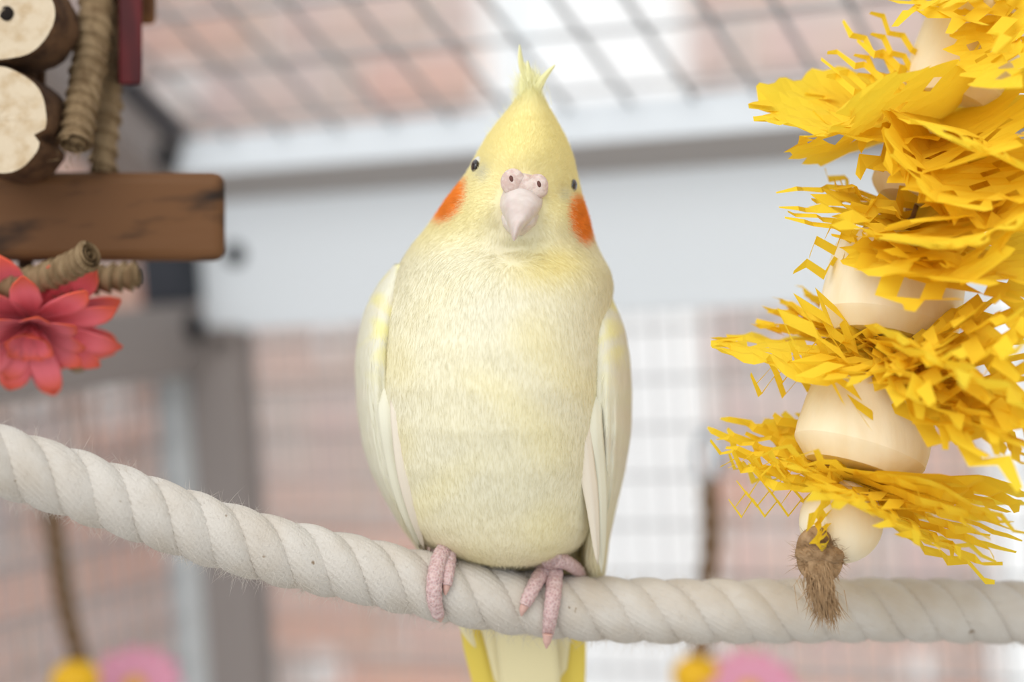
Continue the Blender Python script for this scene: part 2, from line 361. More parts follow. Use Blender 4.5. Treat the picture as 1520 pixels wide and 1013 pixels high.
for x in np.arange(0.03, 1.25, 0.034): wire_arr(mb, RO(x, -0.66, 0.022), RO(x, -0.01, 0.022), 0.0015)
for y in np.arange(-0.64, -0.03, 0.05): wire_arr(mb, RO(-0.02, y, 0.0247), RO(1.25, y, 0.0247), 0.0011)
tag(mb.build('roof_wire_mesh', M['wire'], av), kind='stuff')
def roof_over(P):
    """point on the roof wires straight above P"""
    n = NN; s = (RO(0, 0, 0.022) - P).dot(n) / n[2]; return P + np.array([0, 0, s])
# ================================================================ ROPE PERCH
D0 = 0.85
rp = np.array([(-420, 560, .772), (-200, 620, .787), (0, 684, .80), (100, 716, .807), (200, 751, .814), (300, 786, .821), (400, 816, .828), (500, 839, .835), (600, 862, .842), (700, 884, .849),
      (800, 898, .855), (900, 905, .860), (1000, 908, .864), (1100, 908, .868), (1200, 907, .872), (1300, 906, .876), (1400, 907, .880), (1520, 911, .885), (1700, 918, .893), (1950, 925, .903)])
rope_px = catmull(rp, 900)
RP = at(rope_px[:, 0], rope_px[:, 1], rope_px[:, 2]); RR = 0.0113
def rope_depth(px): return np.interp(px, rope_px[:, 0], rope_px[:, 2])
def rope_y(px): return np.interp(px, rope_px[:, 0], rope_px[:, 1])
rope = empty('rope_perch', at(760, 893, .852)); tag(rope, 'thick cream twisted cotton rope perch under the bird', 'rope')
T, Nn, Bn = frames(RP); sl = np.concatenate([[0], np.cumsum(np.linalg.norm(np.diff(RP, axis=0), axis=1))])
PITCHR, rs = 0.0415, 0.0065; Rc = RR - rs
HSGN = 1
for k in range(3):
    th = HSGN * sl / PITCHR * 2*np.pi + k * 2*np.pi/3 + 0.6
    out = np.cos(th)[:, None] * Nn + np.sin(th)[:, None] * Bn
    C = RP + Rc * out; t = norm(np.gradient(C, axis=0)); b = np.cross(t, out); seg = 110
    ph = np.linspace(0, 2*np.pi, seg, endpoint=False)
    ss = np.concatenate([[0], np.cumsum(np.linalg.norm(np.diff(C, axis=0), axis=1))])
    yarn = 0.00055 * np.abs(np.sin(13 * (ph[None, :] + HSGN * 0.75 / rs * ss[:, None]))) + 0.00012 * np.sin(5*ph[None, :] + 130*ss[:, None])
    rad = rs + yarn
    Vv = C[:, None] + rad[:, :, None] * (np.cos(ph)[None, :, None] * out[:, None] + 1.12*np.sin(ph)[None, :, None] * b[:, None])
    fs = grid_faces(len(C), seg); fs.append(tuple(range(seg))[::-1]); fs.append(tuple((len(C)-1)*seg + j for j in range(seg)))
    mesh_obj('strand', Vv.reshape(-1, 3), fs, M['rope'], rope)
def hairs(name, roots, dirs, lens, w, m, parent, seg=3, curl=0.3, colors=None, normals=None, droop=None):
    """thin tapering fibres as one mesh"""
    n = len(roots); dirs = norm(dirs); side = norm(np.cross(dirs, norm(rng.normal(size=(n, 3)) * 0.25 - FW) if normals is None else normals))
    bend = norm(rng.normal(size=(n, 3))) * curl if droop is None else droop
    V = np.zeros((n, 2*seg + 1, 3)); w = np.broadcast_to(w, (n,)); lens = np.broadcast_to(lens, (n,))
    for k in range(seg):
        t = k / seg; c = roots + lens[:, None] * (dirs * t + bend * t * t); ww = (w * (1 - 0.6*t))[:, None]
        V[:, 2*k] = c - side * ww; V[:, 2*k+1] = c + side * ww
    V[:, 2*seg] = roots + lens[:, None] * (dirs + bend)
    base = (np.arange(n) * (2*seg+1)); F4 = []
    for k in range(seg - 1):
        F4.append(np.stack([base+2*k, base+2*k+2, base+2*k+3, base+2*k+1], 1)[:, ::-1] if normals is None else np.stack([base+2*k+1, base+2*k, base+2*k+2, base+2*k+3], 1)[:, ::-1])
    q = np.concatenate(F4).tolist(); tr = np.stack([base+2*seg-2, base+2*seg-1, base+2*seg], 1).tolist()
    col = None if colors is None else np.repeat(colors, 2*seg+1, axis=0)
    nor = None if normals is None else np.repeat(normals, 2*seg+1, axis=0)
    o = mesh_obj(name, V.reshape(-1, 3), q + tr, m, parent, True, col, nor); tag(o, kind='stuff'); return o
n = 26000; i = rng.integers(5, len(RP)-5, n); a = rng.uniform(0, 2*np.pi, n)
rad = np.cos(a)[:, None] * (UP) + np.sin(a)[:, None] * (-FW); rad = norm(rad - T[i] * np.sum(rad*T[i], 1, keepdims=True))
keep = (rng.random(n) < np.where(np.cos(a) < -0.3, 1.0, 0.35)); i, rad = i[keep], rad[keep]; n = len(i)
hairs('rope_fuzz', RP[i] + rad * (RR - 0.0012), rad * 0.5 + T[i] * rng.normal(0, 1, (n, 1)) + rng.normal(0, .35, (n, 3)), rng.uniform(0.0015, 0.006, n), 0.00006, M['fuzz'], rope, 4, 0.7)
# ================================================================ COCKATIEL
bird = empty('cockatiel', at(740, 838, D0)); tag(bird, 'pale yellow cockatiel with orange cheek patches perched on the rope', 'bird')
def sp(v, e): return np.sign(v) * np.abs(v) ** e
def loft(rows, nrow, seg, k=7, ex=2.0, exf=None):
    rows = np.array(rows, float); y = np.linspace(rows[0, 0], rows[-1, 0], nrow)
    R = smooth_interp(rows[:, 0], rows[:, 1:], y, k); th = np.linspace(0, 2*np.pi, seg, endpoint=False)
    cx, a = (R[:, 0]+R[:, 1])/2, (R[:, 1]-R[:, 0])/2; c, b = (R[:, 2]+R[:, 3])/2, (R[:, 3]-R[:, 2])/2
    e = 2.0/ex; PX = cx[:, None] + a[:, None] * sp(np.cos(th), e)[None]
    ee = np.where(np.sin(th) < 0, 2.0/(exf or ex), e)
    DP = c[:, None] + b[:, None] * (np.sign(np.sin(th)) * np.abs(np.sin(th)) ** ee)[None]
    PY = np.broadcast_to(y[:, None], PX.shape).copy()
    return PX, PY, DP
def loft_mesh(name, PX, PY, DP, m, parent, colors=None):
    n, s = PX.shape; V = at(PX, PY, D0 + DP).reshape(-1, 3); fs = grid_faces(n, s)
    fs.append(tuple(range(s))); fs.append(tuple((n-1)*s + j for j in range(s))[::-1])
    return mesh_obj(name, V, [f[::-1] for f in fs], m, parent, True, colors)
body_rows = [(112, 783, 793, .004, .012), (126, 778, 798, .0, .016), (140, 771, 804, -.006, .020), (160, 757, 815, -.013, .026), (180, 740, 826, -.018, .030), (200, 725, 837, -.022, .034),
 (220, 713, 846, -.025, .037), (240, 703, 852, -.027, .038), (260, 692, 856, -.0285, .039), (280, 677, 860, -.029, .040), (300, 662, 865, -.029, .040), (320, 648, 871, -.028, .040),
 (340, 632, 876, -.027, .040), (360, 614, 883, -.028, .041), (380, 600, 893, -.031, .042), (400, 589, 905, -.034, .043), (425, 578, 911, -.036, .044), (470, 566, 905, -.040, .045),
 (520, 560, 902, -.043, .045), (580, 560, 900, -.044, .044), (640, 564, 898, -.042, .042), (700, 574, 895, -.037, .041), (750, 590, 889, -.031, .040), (785, 606, 880, -.026, .039),
 (808, 628, 866, -.022, .037), (824, 656, 846, -.018, .034), (834, 686, 822, -.014, .028), (841, 726, 790, -.008, .018)]
PX, PY, DP = loft(body_rows, 240, 144, 9, 2.15)
# gentle lumps of the plumage
lump = 0.0002 * (np.sin(PX/23 + PY/41) * np.sin(PY/29 - PX/61) + 0.6*np.sin(PX/11 - PY/17))
DPb = DP + np.where(DP < 0.01, lump, 0)
# brow hollow in front of the eyes, throat hollow below the beak
DPb += np.where(DP < 0.005, 0.004*np.exp(-((PX-768)/30)**2 - ((PY-372)/14)**2), 0)
fr_ = np.clip(-(DP)/0.012, 0, 1)
DPb -= fr_*0.0045*np.exp(-((PX-775)/52)**2 - ((PY-222)/30)**2)
DPb -= fr_*0.0040*(np.exp(-((PX-712)/30)**2 - ((PY-318)/38)**2) + np.exp(-((PX-832)/30)**2 - ((PY-330)/36)**2))
DPb += fr_*0.0025*(np.exp(-((PX-718)/12)**2 - ((PY-252)/16)**2) + np.exp(-((PX-836)/12)**2 - ((PY-284)/16)**2))
def lerp(a, b, t): return a + (b - a) * t[..., None]
def sstep(a, b, x): t = np.clip((x - a) / (b - a), 0, 1); return t*t*(3-2*t)
CREAM, YEL, ORG = np.array([.77, .72, .53]), np.array([.83, .735, .375]), np.array([.86, .25, .035])
YEL2, PALE, WARM = np.array([.83, .71, .29]), np.array([.75, .715, .58]), np.array([.85, .72, .45])
def vnoise(px, py, s, ph=0): return np.sin(px/s + ph + 1.7*np.sin(py/(s*1.3) + ph)) * np.sin(py/(s*1.1) - 1.3*np.sin(px/(s*1.7)) + ph*2)
def bodycol(px, py, dp):
    c = np.broadcast_to(CREAM, px.shape + (3,)).copy()
    c = lerp(c, PALE, 0.55 * np.clip(vnoise(px, py, 60, 1), 0, 1))
    c = lerp(c, WARM, sstep(720, 860, py) * 0.45)
    c = lerp(c, YEL, 0.35 * np.clip(vnoise(px, py, 38, 4), 0, 1) * sstep(380, 430, py))
    hd = sstep(385, 305, py + 0.10*(px-760))
    c = lerp(c, YEL, hd)
    c = lerp(c, YEL2, 0.7*sstep(130, 170, py)*sstep(270, 200, py))
    c = lerp(c, YEL, 0.9*np.exp(-((px-815)/62)**2 - ((py-395)/34)**2))
    c = lerp(c, YEL2, 0.6*np.exp(-((px-822)/40)**2 - ((py-385)/22)**2))
    c = lerp(c, PALE, 0.6*np.exp(-((px-765)/42)**2 - ((py-325)/45)**2))
    c = lerp(c, np.array([.85, .82, .45]), sstep(175, 125, py)*0.8)
    def patch(cx, cy, rx, ry, rot):
        dx, dy = px-cx, py-cy; x = dx*math.cos(rot)+dy*math.sin(rot); y = -dx*math.sin(rot)+dy*math.cos(rot)
        q = np.sqrt((x/rx)**2 + (y/ry)**2); return sstep(1.22, 0.72, q)
    o = np.maximum(patch(667, 292, 23, 38, 0.42) * sstep(698, 690, px), patch(862, 324, 18, 36, -0.20))
    c = lerp(c, ORG*np.clip(1 + .22*vnoise(px, py*.35, 2.6, 3), 0, 1.3)[..., None], o)
    g = np.exp(-((px-716)/9)**2 - ((py-256)/13)**2) + 0.8*np.exp(-((px-838)/9)**2 - ((py-288)/11)**2)
    c = lerp(c, np.array([.52, .49, .38]), np.clip(g, 0, 1)*0.75)
    return c
body = loft_mesh('body', PX, PY, DPb, M['plume'], bird, bodycol(PX, PY, DP).reshape(-1, 3))
def plumage(name, PX, PY, DP, n, parent, lenf, wid, sel, lift, colf, flow, mtl=M['strand']):
    P = at(PX, PY, D0 + DP); nr, s = PX.shape
    du = np.roll(P, -1, 1) - np.roll(P, 1, 1); dv = np.gradient(P, axis=0); NR = norm(np.cross(du, dv))
    cen = P.mean(axis=1, keepdims=True); fl = np.sign(np.sum(NR * (P - cen), -1, keepdims=True)); NR = NR * fl
    area = np.linalg.norm(np.cross(du, dv), axis=-1) * sel(PX, PY, DP); area[0] = area[-1] = 0
    p = (area / area.sum()).ravel(); idx = rng.choice(nr*s, n, p=p); r, c = idx // s, idx % s
    jr = np.clip(r + rng.uniform(-.5, .5, n), 0, nr - 1.001); jc = c + rng.uniform(-.5, .5, n)
    r0 = jr.astype(int); fr = jr - r0; c0 = np.floor(jc).astype(int); fc = jc - c0
    def bl(A):
        f = (lambda x: x[:, None]) if A.ndim == 3 else (lambda x: x)
        a = A[r0, c0 % s]*f(1-fc) + A[r0, (c0+1) % s]*f(fc); b = A[r0+1, c0 % s]*f(1-fc) + A[r0+1, (c0+1) % s]*f(fc)
        return a*f(1-fr) + b*f(fr)
    R0, N0 = bl(P), norm(bl(NR)); px, py, dp = bl(PX), bl(PY), bl(DP)
    fx, fy, fz = flow(px, py, dp); d = fx[:, None]*RT - fy[:, None]*UP + fz[:, None]*FW
    d = norm(d - N0 * np.sum(d*N0, 1, keepdims=True)) + rng.normal(0, 0.10, (n, 3))
    lf = lift(px, py, dp)[:, None]; dirs = norm(d) + N0 * lf * rng.uniform(0.6, 1.4, (n, 1))
    L = lenf(px, py, dp) * rng.uniform(0.6, 1.3, n)
    col = np.clip(colf(px + rng.normal(0, 3.5, n), py + rng.normal(0, 3.5, n), dp) * rng.uniform(1.02, 1.08, (n, 1)), 0, .96)
    nn = norm(N0 + 0.06*rng.normal(size=(n, 3)))
    hairs(name, R0 - N0*0.0001, dirs, L, wid, mtl, parent, 3, 0.0, col, nn, droop=-N0 * lf * 0.55)
def flow_body(px, py, dp):
    dx, dy = px - 772, py - 292; q = np.hypot(dx, dy) + 1e-6; h = sstep(190, 90, q)[()] 
    fx = h*dx/q + (1-h)*0.0006*(px-735); fy = h*dy/q + (1-h)*1.0; fz = h*0.9
    cr = sstep(175, 135, py); fx = fx*(1-cr) + cr*(787-px)/40; fy = fy*(1-cr) - cr*1.0; fz = fz*(1-cr) + cr*0.2
    return fx, fy, fz
def not_beak(PX, PY): return 1 - (((PX-772)/34)**2 + ((PY-305)/48)**2 < 1).astype(float)
front = lambda PX, PY, DP: (0.25 + 0.75*(DP < 0.02)) * np.where(DP < 0, not_beak(PX, PY), 1) * (1 + 1.2*sstep(520, 330, PY))
cheek = lambda px, py: np.clip(np.exp(-((px-660)/30)**2 - ((py-290)/45)**2) + np.exp(-((px-866)/22)**2 - ((py-325)/40)**2), 0, 1)
plumage('plumage', PX, PY, DPb, 230000, bird, lambda x, y, d: 0.0022 + 0.0008*sstep(300, 430, y) + 0.0012*cheek(x, y) + 0.0018*sstep(170, 130, y) + 0.001*sstep(790, 830, y), 0.000045, front,
        lambda x, y, d: 0.10 + 0.40*cheek(x, y) + 0.16*sstep(360, 270, y) + 0.10*sstep(800, 835, y), bodycol, flow_body)
plumage('head_down', PX, PY, DPb, 9000, bird, lambda x, y, d: 0.0030 + 0.0012*cheek(x, y), 0.00004, lambda a, b, c: ((b < 420) & (np.abs(a - 768) > 40) & (c > -.02)).astype(float)*np.where(c < .03, 1, .2),
        lambda x, y, d: 0.55 + 0.3*cheek(x, y), bodycol, flow_body)
# ---- feathers: blades with a rib, given by a centre line in px + depth
def blade(name, pts, hw, side, parent, color, camber=0.12, tip=0.5, n=26, m=7, mtl='feather', root=0.35):
    p = catmull(pts, n); t = np.linspace(0, 1, n); P = at(p[:, 0], p[:, 1], D0 + p[:, 2])
    Tn = norm(np.gradient(P, axis=0)); sv = side[0]*RT - side[1]*UP + side[2]*FW; sv = norm(sv - Tn*(Tn @ sv)[:, None]); nv = np.cross(Tn, sv)
    wdt = hw / F * D0 * np.minimum(1, root + (1-root)*t*4) * np.clip((1 - t) / (1 - tip + 1e-6), 0, 1)**0.55
    wdt = np.maximum(wdt, 0.00012)
    x = np.linspace(-1, 1, m)
    top = P[:, None] + x[None, :, None]*wdt[:, None, None]*sv[:, None] - (camber*(x**2))[None, :, None]*wdt[:, None, None]*nv[:, None]
    thk = 0.00025 * (1.2 - x**2) + 0.0004*np.exp(-(x/0.12)**2)
    A = top + thk[None, :, None]*nv[:, None]; B = top - thk[None, :, None]*nv[:, None]
    ring = np.concatenate([A, B[:, ::-1]], 1); s = ring.shape[1]
    fs = grid_faces(n, s); fs.append(tuple(range(s))[::-1]); fs.append(tuple((n-1)*s + j for j in range(s)))
    cc = np.broadcast_to(np.asarray(color, float), (n*s, 3)) if np.ndim(color) == 1 else np.repeat(color, s, 0)
    return mesh_obj(name, ring.reshape(-1, 3), fs, M[mtl], parent, True, cc)
# crest
for pts, hw in (([(786, 150, .004), (780, 118, .004), (773, 92, .003), (771, 66, .002)], 5.0), ([(790, 150, .002), (787, 125, .001), (785, 106, 0), (783, 90, 0)], 4.5),
                ([(786, 152, .0), (797, 132, -.001), (809, 113, -.001), (824, 96, 0)], 5.5), ([(782, 155, .008), (781, 130, .010), (781, 110, .014), (779, 92, .018)], 4),
                ([(790, 152, .006), (793, 130, .008), (798, 118, .012), (801, 110, .016)], 4.5), ([(776, 152, -.002), (776, 132, -.001), (775, 120, .001), (773, 110, .003)], 4)):
    blade('crest_feather', pts, hw*1.35, (1, 0.2, 0.3), bird, (.88, .84, .46), tip=0.22, root=1.0)
n = 900; a = rng.uniform(0, 1, n); R0 = at(rng.normal(786, 9, n), rng.uniform(118, 160, n), D0 + rng.uniform(-.004, .014, n))
hairs('crest_down', R0, -UP*-1 + RT*rng.normal(-0.15, 0.35, (n, 1)) + FW*rng.normal(0, .3, (n, 1)), rng.uniform(.003, .0075, n), 0.00006, M['strand'], bird, 3, 0.15, np.tile([.86, .83, .5], (n, 1)))
n = 60; hairs('loose_plumes', at(np.interp(np.linspace(205, 140, n), [140, 160, 180, 205], [771, 757, 740, 722]) + rng.uniform(1, 8, n), np.linspace(205, 140, n), D0 + rng.uniform(-.002, .012, n)), -RT*.45 + UP*rng.uniform(.3, 1.0, (n, 1)) + FW*.3, rng.uniform(.002, .005, n), .00004, M['strand'], bird, 4, .12, np.tile([.88, .85, .5], (n, 1)))
# ---- beak, cere, nostrils
BX = 2
bk = [(262, 760, 794, -.0285, -.018), (272, 750, 799, -.0310, -.018), (282, 744, 801, -.0335, -.016), (294, 741, 806, -.0385, -.014), (306, 741, 805, -.0425, -.014), (318, 746, 798, -.0455, -.016), (328, 751, 789, -.0475, -.022),
      (338, 755, 778, -.0480, -.030), (348, 758, 771, -.0475, -.036), (355, 760, 767, -.0465, -.040), (358, 762, 764, -.0455, -.0435)]
X, Y, Dp = loft(bk, 60, 48, 5, 2.2, 1.55)
beak = loft_mesh('upper_beak', X, Y, Dp, M['beak'], bird)
lb = [(312, 746, 799, -.034, -.014), (322, 743, 800, -.0385, -.014), (334, 746, 795, -.0405, -.016), (343, 752, 786, -.0395, -.018), (350, 760, 776, -.036, -.022)]
X, Y, Dp = loft(lb, 30, 36, 5, 2.2)
loft_mesh('lower_beak', X, Y, Dp, M['beak'], bird)
def ellipsoid(name, c, rx, ry, rd, m, parent, rot=0.0, n=18, s=28, colors=None):
    t = np.linspace(0.02, np.pi-0.02, n)[:, None]; th = np.linspace(0, 2*np.pi, s, endpoint=False)[None]
    x, y, d = rx*np.sin(t)*np.cos(th), -ry*np.cos(t)*np.ones_like(th), rd*np.sin(t)*np.sin(th)
    X = c[0] + x*math.cos(rot) - y*math.sin(rot); Yv = c[1] + x*math.sin(rot) + y*math.cos(rot)
    return loft_mesh(name, X, Yv, c[2] + d, m, parent)
ellipsoid('cere_base', (779, 277, -.0280), 35, 20, .0052, M['cere'], bird, 0.22)
for c, rx, ry in (((761, 270, -.0310), 18, 20), ((797, 277, -.0305), 17, 19)):
    ce = ellipsoid('cere', c, rx, ry, .0026, M['cere'], bird, 0.2)
for c in ((759, 265.5, -.0333), (800, 273.5, -.0328)):
    ellipsoid('nostril', c, 3.0, 5.2, .0007, M['nostril'], bird, -0.25, 10, 16)
# ---- eyes
for c, rot, sg in (((703.5, 247, -.0085), 0.15, -1), ((850.5, 276.5, -.0085), 0.2, 1)):
    ellipsoid('eyelid', (c[0] - sg*6, c[1], c[2] + .001), 9, 15, .0046, M['eyelid'], bird, rot)
    ellipsoid('eye', (c[0] - sg*(3.0 if sg < 0 else 1.2), c[1], c[2] - .0002), 7.5, 11, .0044, M['eye'], bird, rot)
# ---- wings
WPALE, WYEL, WPINK = np.array([.81, .78, .63]), np.array([.88, .82, .40]), np.array([.80, .72, .60])
def wingcol(px, py, dp):
    c = np.broadcast_to(WPALE, px.shape + (3,)).copy()
    c = lerp(c, WYEL, np.clip(vnoise(px, py, 11, 2)*1.2, 0, 1)*sstep(600, 480, py))
    c = lerp(c, WPINK, np.clip(vnoise(px, py, 17, 5), 0, 1)*0.5)
    c = lerp(c, np.array([.82, .73, .42]), sstep(700, 830, py)*0.5); return c
wl = [(392, 586, 600, .0, .022), (410, 570, 606, -.006, .032), (430, 556, 606, -.011, .040), (460, 541, 604, -.016, .047), (500, 531, 600, -.019, .052), (540, 527, 597, -.020, .055), (600, 529, 597, -.019, .056),
      (660, 538, 600, -.016, .055), (700, 550, 604, -.013, .053), (740, 570, 611, -.009, .050), (780, 593, 622, -.004, .046), (805, 611, 632, 0, .042), (822, 624, 637, .006, .036)]
wr = [(428, 880, 904, .0, .024), (446, 868, 910, -.006, .033), (465, 860, 919, -.012, .040), (490, 857, 928, -.017, .047), (530, 856, 935, -.020, .053), (580, 857, 938, -.021, .056), (640, 862, 937, -.020, .057),
      (700, 868, 928, -.016, .056), (750, 872, 916, -.011, .054), (800, 864, 905, -.004, .050), (835, 860, 901, .002, .046), (858, 872, 898, .010, .038)]
for rows, nm in ((wl, 'L'), (wr, 'R')):
    X, Y, Dp = loft(rows, 110, 72, 7, 2.1); s = -1 if nm == 'L' else 1
    cx_ = (X.min(1, keepdims=True) + X.max(1, keepdims=True))/2; u_ = (X - cx_)/(X.max(1, keepdims=True) - cx_) * -s
    for uc, y0_ in ((.45, 500), (.10, 560), (-.30, 600), (-.62, 640)): Dp = Dp + np.where(Dp < .02, .0016*sstep(y0_ - 60, y0_ + 50, Y)*np.exp(-((u_ - uc - .05*np.sin(Y/45))/.075)**2), 0)
    w = loft_mesh('wing', X, Y, Dp, M['feather'], bird, wingcol(X, Y, Dp).reshape(-1, 3))
    plumage('wing_plumage', X, Y, Dp, 9000, w, lambda x, y, d: 0.003 + 0.003*sstep(450, 650, y), 0.00008, lambda a, b, c: (c < 0.03).astype(float)*(1.4 - sstep(480, 700, b)),
            lambda x, y, d: 0.06 + 0*x, wingcol, lambda x, y, d: (0*x - s*0.15, 1 + 0*x, 0*x))
    if nm == 'L':
        fe = [([(590, 520, -.012), (588, 600, -.0235), (596, 690, -.0215), (612, 762, -.014), (630, 817, -.003)], 10, WPINK*1.04),
              ([(574, 470, .0), (571, 600, -.0200), (583, 690, -.0170), (602, 762, -.010), (624, 815, -.001)], 12, WPALE)]
    else:
        fe = [([(864, 520, -.010), (864, 610, -.0235), (872, 690, -.0220), (881, 760, -.016), (887, 838, -.006)], 12, WPINK*1.08),
              ([(884, 470, .0), (882, 610, -.0215), (888, 700, -.0185), (892, 775, -.012), (893, 850, -.001)], 13, WPALE)]
    for pts, hw, c in fe: blade('flight_feather', pts, hw, (1, 0, -s*-0.35 if nm == 'L' else -0.35*-1), w, c, camber=0.16, tip=0.6, root=0.8)
# ---- tail
TY, TP = np.array([.92, .73, .14]), np.array([.92, .82, .50])
for pts, hw, c in (([(690, 880, .020), (712, 960, .034), (735, 1060, .052), (760, 1230, .085), (790, 1420, .12)], 26, TY), ([(720, 880, .022), (738, 960, .036), (752, 1060, .054), (775, 1230, .088), (795, 1430, .125)], 27, TY*.97),
                   ([(845, 850, .022), (846, 960, .036), (843, 1060, .052), (832, 1230, .085), (815, 1420, .12)], 25, TY), ([(815, 860, .026), (822, 960, .040), (822, 1060, .056), (815, 1230, .09), (805, 1430, .125)], 27, TY*.97),
                   ([(770, 860, .030), (776, 960, .044), (782, 1080, .062), (790, 1260, .095), (800, 1470, .135)], 32, TY*.95),
                   ([(765, 860, .0155), (778, 930, .0185), (785, 990, .028), (792, 1060, .040)], 46, TP), ([(725, 860, .0155), (745, 920, .020), (762, 985, .032), (775, 1040, .042)], 36, TP*1.02), ([(815, 860, .0155), (818, 910, .020), (812, 970, .032), (805, 1025, .04)], 34, TP*.98)):
    blade('tail_feather', pts, hw, (1, 0, 0.0), bird, c, camber=0.10, tip=0.8, m=9, root=0.6)
blade('tail_feather', [(682, 885, .014), (686, 915, .018), (694, 940, .022), (706, 962, .026)], 12, (1, 0, 0), bird, TP*1.03, tip=0.3)
# rump closing the body above the tail
X, Y, Dp = loft([(780, 650, 880, .012, .055), (840, 664, 868, .0145, .055), (880, 684, 862, .0155, .052), (920, 708, 856, .020, .050), (950, 730, 846, .026, .046)], 40, 48, 5, 2.2)
loft_mesh('rump', X, Y, Dp, M['plume'], bird, np.tile(TP, (X.size, 1)))
# ---- feet
def toe_path(pts):
    """px points that follow the front of the rope"""
    out = []
    for x, y, r in pts:
        d0 = rope_depth(x); dy = (y - rope_y(x)) / F * d0; rr = RR + r*0.72
        out.append((x, y, d0 - math.sqrt(max(rr**2 - min(dy, rr*0.80)**2, (rr*0.35)**2)) - D0))
    return out
def toe(mb, pts, radii):
    p = catmull(pts, 34); P = at(p[:, 0], p[:, 1], D0 + p[:, 2]); R = np.interp(np.linspace(0, 1, 34), np.linspace(0, 1, len(radii)), radii)
    R = R * (1 + 0.045*np.sin(np.linspace(0, 34, 34)*1.6)); mb.tube(P, R, 20)
    return p
def foot(toes, extra, claws):
    mb = MB()
    for pts, rad in toes: toe(mb, toe_path([(x, y, .0026) for x, y in pts]), rad)
    for pts, rad in extra: toe(mb, pts, rad)
    f = mb.build('foot', M['foot'], bird)
    for pts, rad in claws:
        m2 = MB(); toe(m2, pts if len(pts[0]) == 3 else toe_path([(x, y, .0024) for x, y in pts]), rad); m2.build('claw', M['claw'], f)
    return f
foot([([(662, 812), (652, 832), (645, 862), (645, 892), (651, 914)], [.0029, .0030, .0028, .0027, .0022]),
      ([(664, 812), (667, 830), (665, 852), (663, 870)], [.0026, .0024, .0022, .0018])],
     [([(660, 816, -.002), (656, 800, .004), (654, 780, .008)], [.0034, .0034, .003]), ([(655, 815, 0), (645, 824, .012), (640, 846, .018)], [.0026, .0024, .002])],
     [([(651, 912), (653, 918), (654, 924)], [.0018, .0014, .0004]), ([(663, 868), (662, 876), (661, 884)], [.0015, .0011, .0003])])
foot([([(818, 832), (806, 848), (793, 870), (783, 890), (779, 899)], [.0031, .0029, .0026, .0024, .0019]),
      ([(822, 830), (823, 852), (821, 885), (817, 915), (813, 944)], [.0031, .0030, .0029, .0026, .0020])],
     [([(820, 834, -.006), (818, 816, -.001), (816, 790, .004)], [.0037, .0036, .003]), ([(824, 830, -.005), (840, 835, -.002), (856, 846, .006), (864, 860, .014)], [.0030, .0026, .0024, .002]),
      ([(818, 832, -.004), (812, 836, .012), (808, 856, .020)], [.0026, .0024, .002])],
     [([(780, 897), (776, 906), (774, 915)], [.0017, .0013, .0003]), ([(813, 942, -.007), (812, 953, -.0065), (811, 963, -.006)], [.0018, .0014, .0003])])
# ================================================================ YELLOW PAPER TOY
toy = empty('paper_toy', at(1220, 870, .818)); tag(toy, 'hanging bird toy of pale wood blocks and yellow slit paper frills', 'bird toy')
AX = np.array([(1214, 860, .818), (1245, 780, .822), (1268, 700, .826), (1290, 640, .829), (1312, 520, .835), (1324, 430, .839), (1350, 325, .845), (1372, 255, .849), (1410, 160, .855), (1436, 80, .860), (1462, 5, .865), (1490, -110, .872), (1510, -200, .878)])
axp = catmull(AX, 120)
def axis_at(y): return np.array([np.interp(-y, -axp[:, 1], axp[:, k]) for k in range(3)])
topP = at(1512, -215, .879); AP = np.vstack([at(axp[:, 0], axp[:, 1], axp[:, 2]), roof_over(topP)[None]])
mb = MB(); mb.tube(AP, 0.0022, 10); mb.build('cord', M['jute'], toy)
def block(y0, y1, r, seed, ch=0.0042, name='wood_block', tilt=0.0):
    a, b = axis_at(y1), axis_at(y0); A, B = at(*a), at(*b); ax = norm(B - A + tilt*RT*np.linalg.norm(B-A)); L = np.linalg.norm(B - A); R = r / F * a[2]
    prof = [(0, R*0.30), (0.0003, R*0.74), (ch, R*0.965), (ch*1.25, R), (L*0.35, R*1.01), (L*0.65, R*0.99), (L-ch*1.2, R*0.97), (L-ch*.4, R*0.90), (L-0.0003, R*0.80), (L, R*0.3)]
    o = mesh_obj(name, *lathe_arr(A, ax, prof, 36, 0.025, seed), M['balsa'], toy); o.data.set_sharp_from_angle(angle=math.radians(24)); return o
block(572, 700, 98, 3, .0055); block(362, 506, 103, 5, .005); block(205, 305, 72, 8, .004); block(15, 158, 78, 11, .004); block(-130, -10, 80, 12)
c = axis_at(775); C0 = at(c[0] + 2, c[1], c[2]); R = 62 / F * c[2]; axd = norm(at(*axis_at(700)) - at(*axis_at(830)))
mesh_obj('wood_ball', *lathe_arr(C0, axd, [(-R*math.cos(t), R*math.sin(t) + 1e-4) for t in np.linspace(0.12, np.pi-0.12, 20)], 36, 0.008, 2), M['balsa'], toy)
